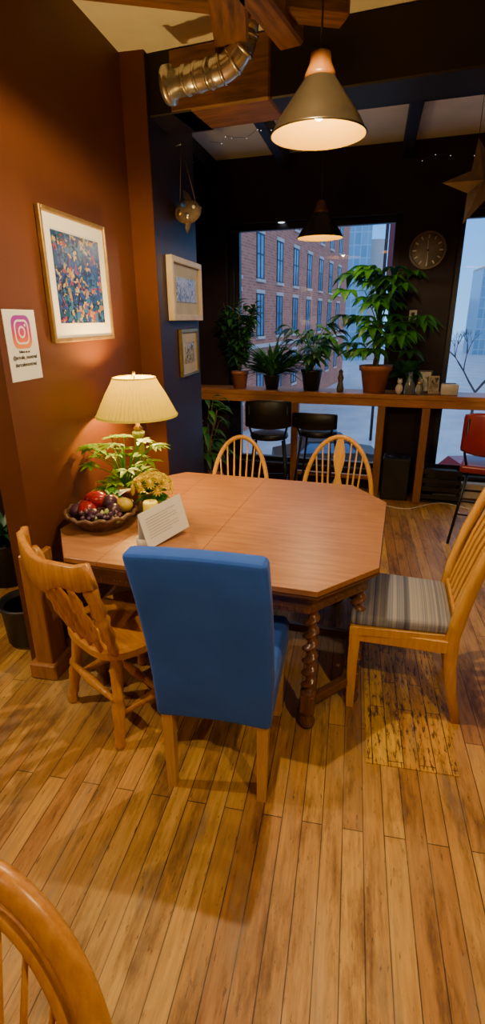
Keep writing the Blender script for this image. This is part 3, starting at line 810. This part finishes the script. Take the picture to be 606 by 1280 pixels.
for i in range(60):
    a=random.uniform(0,2*pi); b.leaf((0,0,.13),(math.cos(a),math.sin(a),random.uniform(.3,2.6)),random.uniform(.2,.44),.07,M_leafD,.5)
b.done(onC(.55,-.18))
b=MB('alcove_floor_plant'); b.lathe([(0,0),(.13,0),(.16,.28),(.17,.29),(.15,.29)],M_terra,seg=24); b.lathe([(0,.27),(.15,.27)],M_soil,seg=16)
for i in range(90):
    a=random.uniform(0,2*pi); z=random.uniform(.4,1.05); s_=random.uniform(.05,.20); p=V((s_*math.cos(a),s_*math.sin(a),z))
    if i%3==0: b.tube([(0,0,.27),(p.x*.4,p.y*.4,z*.7),p],.004,M_trunk,5)
    b.leaf(p,(math.cos(a),math.sin(a),random.uniform(-.2,.6)),random.uniform(.1,.18),.05,M_leafM if i%2 else M_leafD,.6)
b.done((-1.32,4.62,0))
b=MB('ceramic_figurine'); b.lathe([(.03,0),(.035,.03),(.022,.09),(.03,.13),(.018,.165),(.022,.19),(.0,.215)],M_drift,seg=16); b.done(onC(-.07,-.26))
b=MB('glass_carafe'); b.lathe([(.0,0),(.045,0),(.05,.02),(.045,.09),(.018,.14),(.016,.19),(.02,.2)],M_glassc,seg=24); b.done(onC(.57,-.32))
b=MB('cat_figurine'); b.ball((0,0,.05),.035,M_ceram,12,8,(1,.9,1.4)); b.ball((0,-.01,.115),.024,M_ceram,12,8)
for s_ in (-1,1): b.lathe([(.009,0),(0,.02)],M_ceram,(s_*.013,-.01,.132),8)
b.done(onC(.48,-.33))
b=MB('framed_postcard'); b.box((0,0,.11),(.13,.012,.20),M_black,.003,RX(-.15)); b.box((0,-.008,.11),(.10,.004,.17),M_art2,0,RX(-.15)); b.done(onC(.70,-.2),BR)
b=MB('framed_postcard'); b.box((0,0,.085),(.10,.012,.16),M_cream,.003,RX(-.15)); b.box((0,-.008,.085),(.08,.004,.13),M_art2,0,RX(-.15)); b.done(onC(.78,-.25),BR+.3)
b=MB('napkin_box'); b.box((0,0,.05),(.15,.11,.10),M_ceram,.012,None,2); b.box((0,0,.102),(.10,.04,.006),M_blackp,.002); b.done(onC(.92,-.25),BR)
b=MB('glass_jar'); b.lathe([(0,0),(.035,0),(.037,.07),(.03,.085),(.03,.1)],M_glassc,seg=20); b.lathe([(.032,.1),(.032,.115)],M_brass,seg=20); b.done(onC(.66,-.33))

# ---------------- stools ----------------
def stool(loc,rz,seatm,sh,backh,round_=True,bw=.2):
    b=MB('bar_stool')
    if round_:
        b.lathe([(0,sh-.04),(.17,sh-.04),(.18,sh-.02),(.175,sh),(.12,sh+.008),(0,sh+.01)],seatm,seg=28)
    else: b.box((0,0,sh-.02),(.38,.38,.06),seatm,.02,None,3)
    for sx in (-1,1):
        for sy in (-1,1):
            b.tube([(sx*.13,sy*.13,sh-.04),(sx*.20,sy*.20,0)],.011,M_black,8)
    z=.25; k=.20-.07*z/sh
    b.tube([(k,k,z),(-k,k,z),(-k,-k,z),(k,-k,z),(k,k,z)],.008,M_black,6)
    for sx in (-1,1): b.tube([(sx*.14,-.14,sh-.03),(sx*.17,-.19,sh+.1),(sx*.17,-.22,sh+backh-.05)],.010,M_black,8)
    n=12; P=[(bw*(2*i/n-1),-.235+.05*(2*i/n-1)**2,sh+backh*.62) for i in range(n+1)]
    hh=backh*.38
    b.sweep(P,lambda i:[(hh*a*(1-.15*abs(2*i/n-1)**3),.016*c) for a,c in ((1,.4),(.85,1),(-.85,1),(-1,.4),(-1,-.4),(-.85,-1),(.85,-1),(1,-.4))],seatm,(0,0,1),True)
    b.done(loc,rz)
stool((-.72,4.72,0),math.radians(5),M_black,.70,.34)
stool((-.27,4.82,0),math.radians(-8),M_black,.72,.20)
stool((1.09,4.16,0),math.radians(-15),M_red,.64,.42,False)
b=MB('speaker_cabinet'); b.box((0,0,.21),(.26,.26,.42),M_blackp,.01); b.lathe([(.08,0),(.07,.01),(.02,.004),(0,.006)],M_black,(0,0,.42),20); b.done((.50,5.16,0),BR)
b=MB('storage_crate')
b.box((0,0,.01),(.36,.24,.02),M_blackp)
for sx in (-1,1): b.box((sx*.175,0,.17),(.012,.24,.34),M_blackp,.003)
for sy in (-1,1):
    for z in (.06,.14,.22,.31): b.box((0,sy*.115,z),(.35,.01,.05),M_blackp,.003)
b.box((0,0,.2),(.3,.2,.2),M_ink,.01); b.done((.93,5.13,0),BR)
b=MB('power_cord'); P=[(.35,4.9,.006)]
for i in range(30):
    t=i/29; P.append((.35+.9*t,4.9-.12*math.sin(t*7)-.02*t,.006))
b.tube(P,.005,M_ceram,6); b.done()

# ---------------- exterior ----------------
M_street=mat('street_wet_asphalt',(.30,.40,.54),.35,0,(.50,.60,.72),.5)
b=MB('street_ground'); b.bx(-60,90,6.2,160,-4.2,-4.0,M_street); b.done()
M_brk,nt,bb=newmat('facade_brick')
v=coords(nt,(1,1,1),(pi/2,0,0))
br=nt.nodes.new('ShaderNodeTexBrick'); br.inputs['Scale'].default_value=1; br.inputs['Brick Width'].default_value=.42; br.inputs['Row Height'].default_value=.14
br.inputs['Mortar Size'].default_value=.010
br.inputs['Color1'].default_value=(.62,.20,.115,1); br.inputs['Color2'].default_value=(.46,.14,.08,1); br.inputs['Mortar'].default_value=(.48,.32,.26,1)
L(nt,v,br.inputs['Vector']); L(nt,br.outputs['Color'],bb.inputs['Base Color']); bb.inputs['Roughness'].default_value=.9
M_stone=mat('stone_trim',(.66,.58,.54),.8)
M_wing=mat('facade_glass',(.05,.11,.20),.12,0,(.13,.24,.38),.6)
fa=math.atan2(24,4.2); FL=30
b=MB('brick_building')
b.bx(0,FL,0,10,-4,14,M_brk)
for i in range(-2,6):
    s_=24.4*(.375+.14*i)
    for z0 in (-2.4,.85,3.75,7.0,10.2):
        zz=z0; h=2.2
        b.bx(s_-.55,s_+.55,-.02,.1,zz,zz+h,M_wing)
        b.bx(s_-.65,s_+.65,-.10,.05,zz-.14,zz,M_stone); b.bx(s_-.65,s_+.65,-.06,.05,zz+h,zz+h+.18,M_stone)
        for x in (s_-.55,s_,s_+.55): b.bx(x-.03,x+.03,-.04,.02,zz,zz+h,M_frame)
        for z in (zz+.04,zz+h*.55,zz+h-.04): b.bx(s_-.55,s_+.55,-.04,.02,z-.03,z+.03,M_frame)
for k in range(40):
    z=-4+k*.45; w=.75 if k%2 else .5
    b.bx(2.0,2.0+w,-.06,.02,z,z+.40,M_stone)
b.bx(0,FL,-.15,.02,.25,.45,M_stone); b.bx(0,FL,-.3,.02,13.7,14.1,M_stone)
b.box((9,-.7,-1.0),(5,1.4,.12),M_red,0,RX(.35))
b.done((-6.1,24,0),fa)
M_tow,nt,bb=newmat('tower_curtain_wall')
v=coords(nt,(1,1,1),(pi/2,0,0)); br=nt.nodes.new('ShaderNodeTexBrick'); br.offset=0; br.inputs['Scale'].default_value=1; br.inputs['Brick Width'].default_value=.9; br.inputs['Row Height'].default_value=1.6; br.inputs['Mortar Size'].default_value=.08
br.inputs['Color1'].default_value=(.16,.36,.52,1); br.inputs['Color2'].default_value=(.24,.46,.64,1); br.inputs['Mortar'].default_value=(.36,.54,.68,1)
L(nt,v,br.inputs['Vector']); L(nt,br.outputs['Color'],bb.inputs['Base Color']); bb.inputs['Roughness'].default_value=.3
b=MB('glass_tower'); b.bx(-3.2,1.4,0,8,-4,34,M_tow); b.bx(1.4,3.6,1,8,-4,12,M_stone); b.done((.2,80,0))
for (x,y,w,h) in ((24,95,9,9),(36,110,12,6),(50,100,10,8),(14,120,10,5),(31,60,5,3)):
    b=MB('distant_building'); b.bx(-w/2,w/2,0,8,-4,h,M_tow); b.bx(-w/2,w/2,-.1,8.1,h,h+.4,M_stone); b.done((x,y,0))
b=MB('street_lamp_banner'); b.tube([(0,0,-4),(0,0,7)],.07,M_frame,8); b.bx(.1,.75,-.02,.02,3.2,6.3,M_red); b.tube([(0,0,6.35),(.8,0,6.35)],.03,M_frame,6); b.done((1.15,26,0))
M_bark=mat('bare_tree_bark',(.10,.08,.08),.9)
def tree(loc,h):
    b=MB('bare_tree')
    def br_(p,d,l,r,k):
        q=p+d*l; b.tube([p,p.lerp(q,.5)+V((random.uniform(-1,1),0,0))*l*.05,q],[r,r*.8,r*.6],M_bark,5,False)
        if k==0: return
        for _ in range(3):
            nd=(d+V((random.uniform(-.8,.8),random.uniform(-.5,.5),random.uniform(-.1,.5)))).normalized(); br_(q,nd,l*.68,r*.6,k-1)
    br_(V((0,0,0)),V((0,0,1)),h*.3,h*.016,5); b.done(loc)
tree((8.0,26,-4),7); tree((6.6,30,-4),6.5); tree((10.5,33,-4),7.5); tree((3.6,38,-4),6)
def car(loc,m,rz):
    b=MB('parked_car')
    b.prism([(-2.1,-.1),(-2.05,.35),(-1.3,.5),(-.8,.95),(.7,.95),(1.3,.5),(2.0,.38),(2.1,-.1)],-.85,.85,m)
    b.prism([(-1.15,.5),(-.75,.88),(.65,.88),(1.12,.5)],-.87,.87,M_wing)
    for x in (-1.3,1.3):
        b.prism([(x+.33*math.cos(2*pi*i/16),-.12+.33*math.sin(2*pi*i/16)) for i in range(16)],-.9,.9,M_blackp)
    return b.done(loc,rot=(pi/2,0,rz))
car((4.3,17,-3.55),M_red,.2); car((7.5,14,-3.55),M_ceram,.2); car((-.8,20,-3.55),M_blackp,.2)

# ---------------- world ----------------
w=bpy.data.worlds.new('dusk_sky'); scene.world=w; w.use_nodes=True; nt=w.node_tree
bg=nt.nodes['Background']
tc=nt.nodes.new('ShaderNodeTexCoord'); sp=nt.nodes.new('ShaderNodeSeparateXYZ'); L(nt,tc.outputs['Generated'],sp.inputs[0])
L(nt,ramp(nt,sp.outputs[2],[(0,(.17,.42,.80)),(.15,(.08,.31,.80)),(.35,(.20,.36,.66)),(.6,(.34,.42,.58))]),bg.inputs['Color'])
bg.inputs['Strength'].default_value=2.3

# ---------------- camera ----------------
cd=bpy.data.cameras.new('camera'); cam=bpy.data.objects.new('camera',cd); COL.objects.link(cam)
cd.sensor_fit='VERTICAL'; cd.sensor_height=36; cd.lens=638/1280*36; cd.clip_start=.02; cd.clip_end=400
yaw=math.radians(11.8); pitch=math.radians(20.6)
R=Matrix.Rotation(yaw,4,'Z')@Matrix.Rotation(pi/2-pitch,4,'X')@Matrix.Rotation(-math.radians(.5),4,'Z')
cam.matrix_world=Matrix.Translation((0,0,1.7))@R
scene.camera=cam
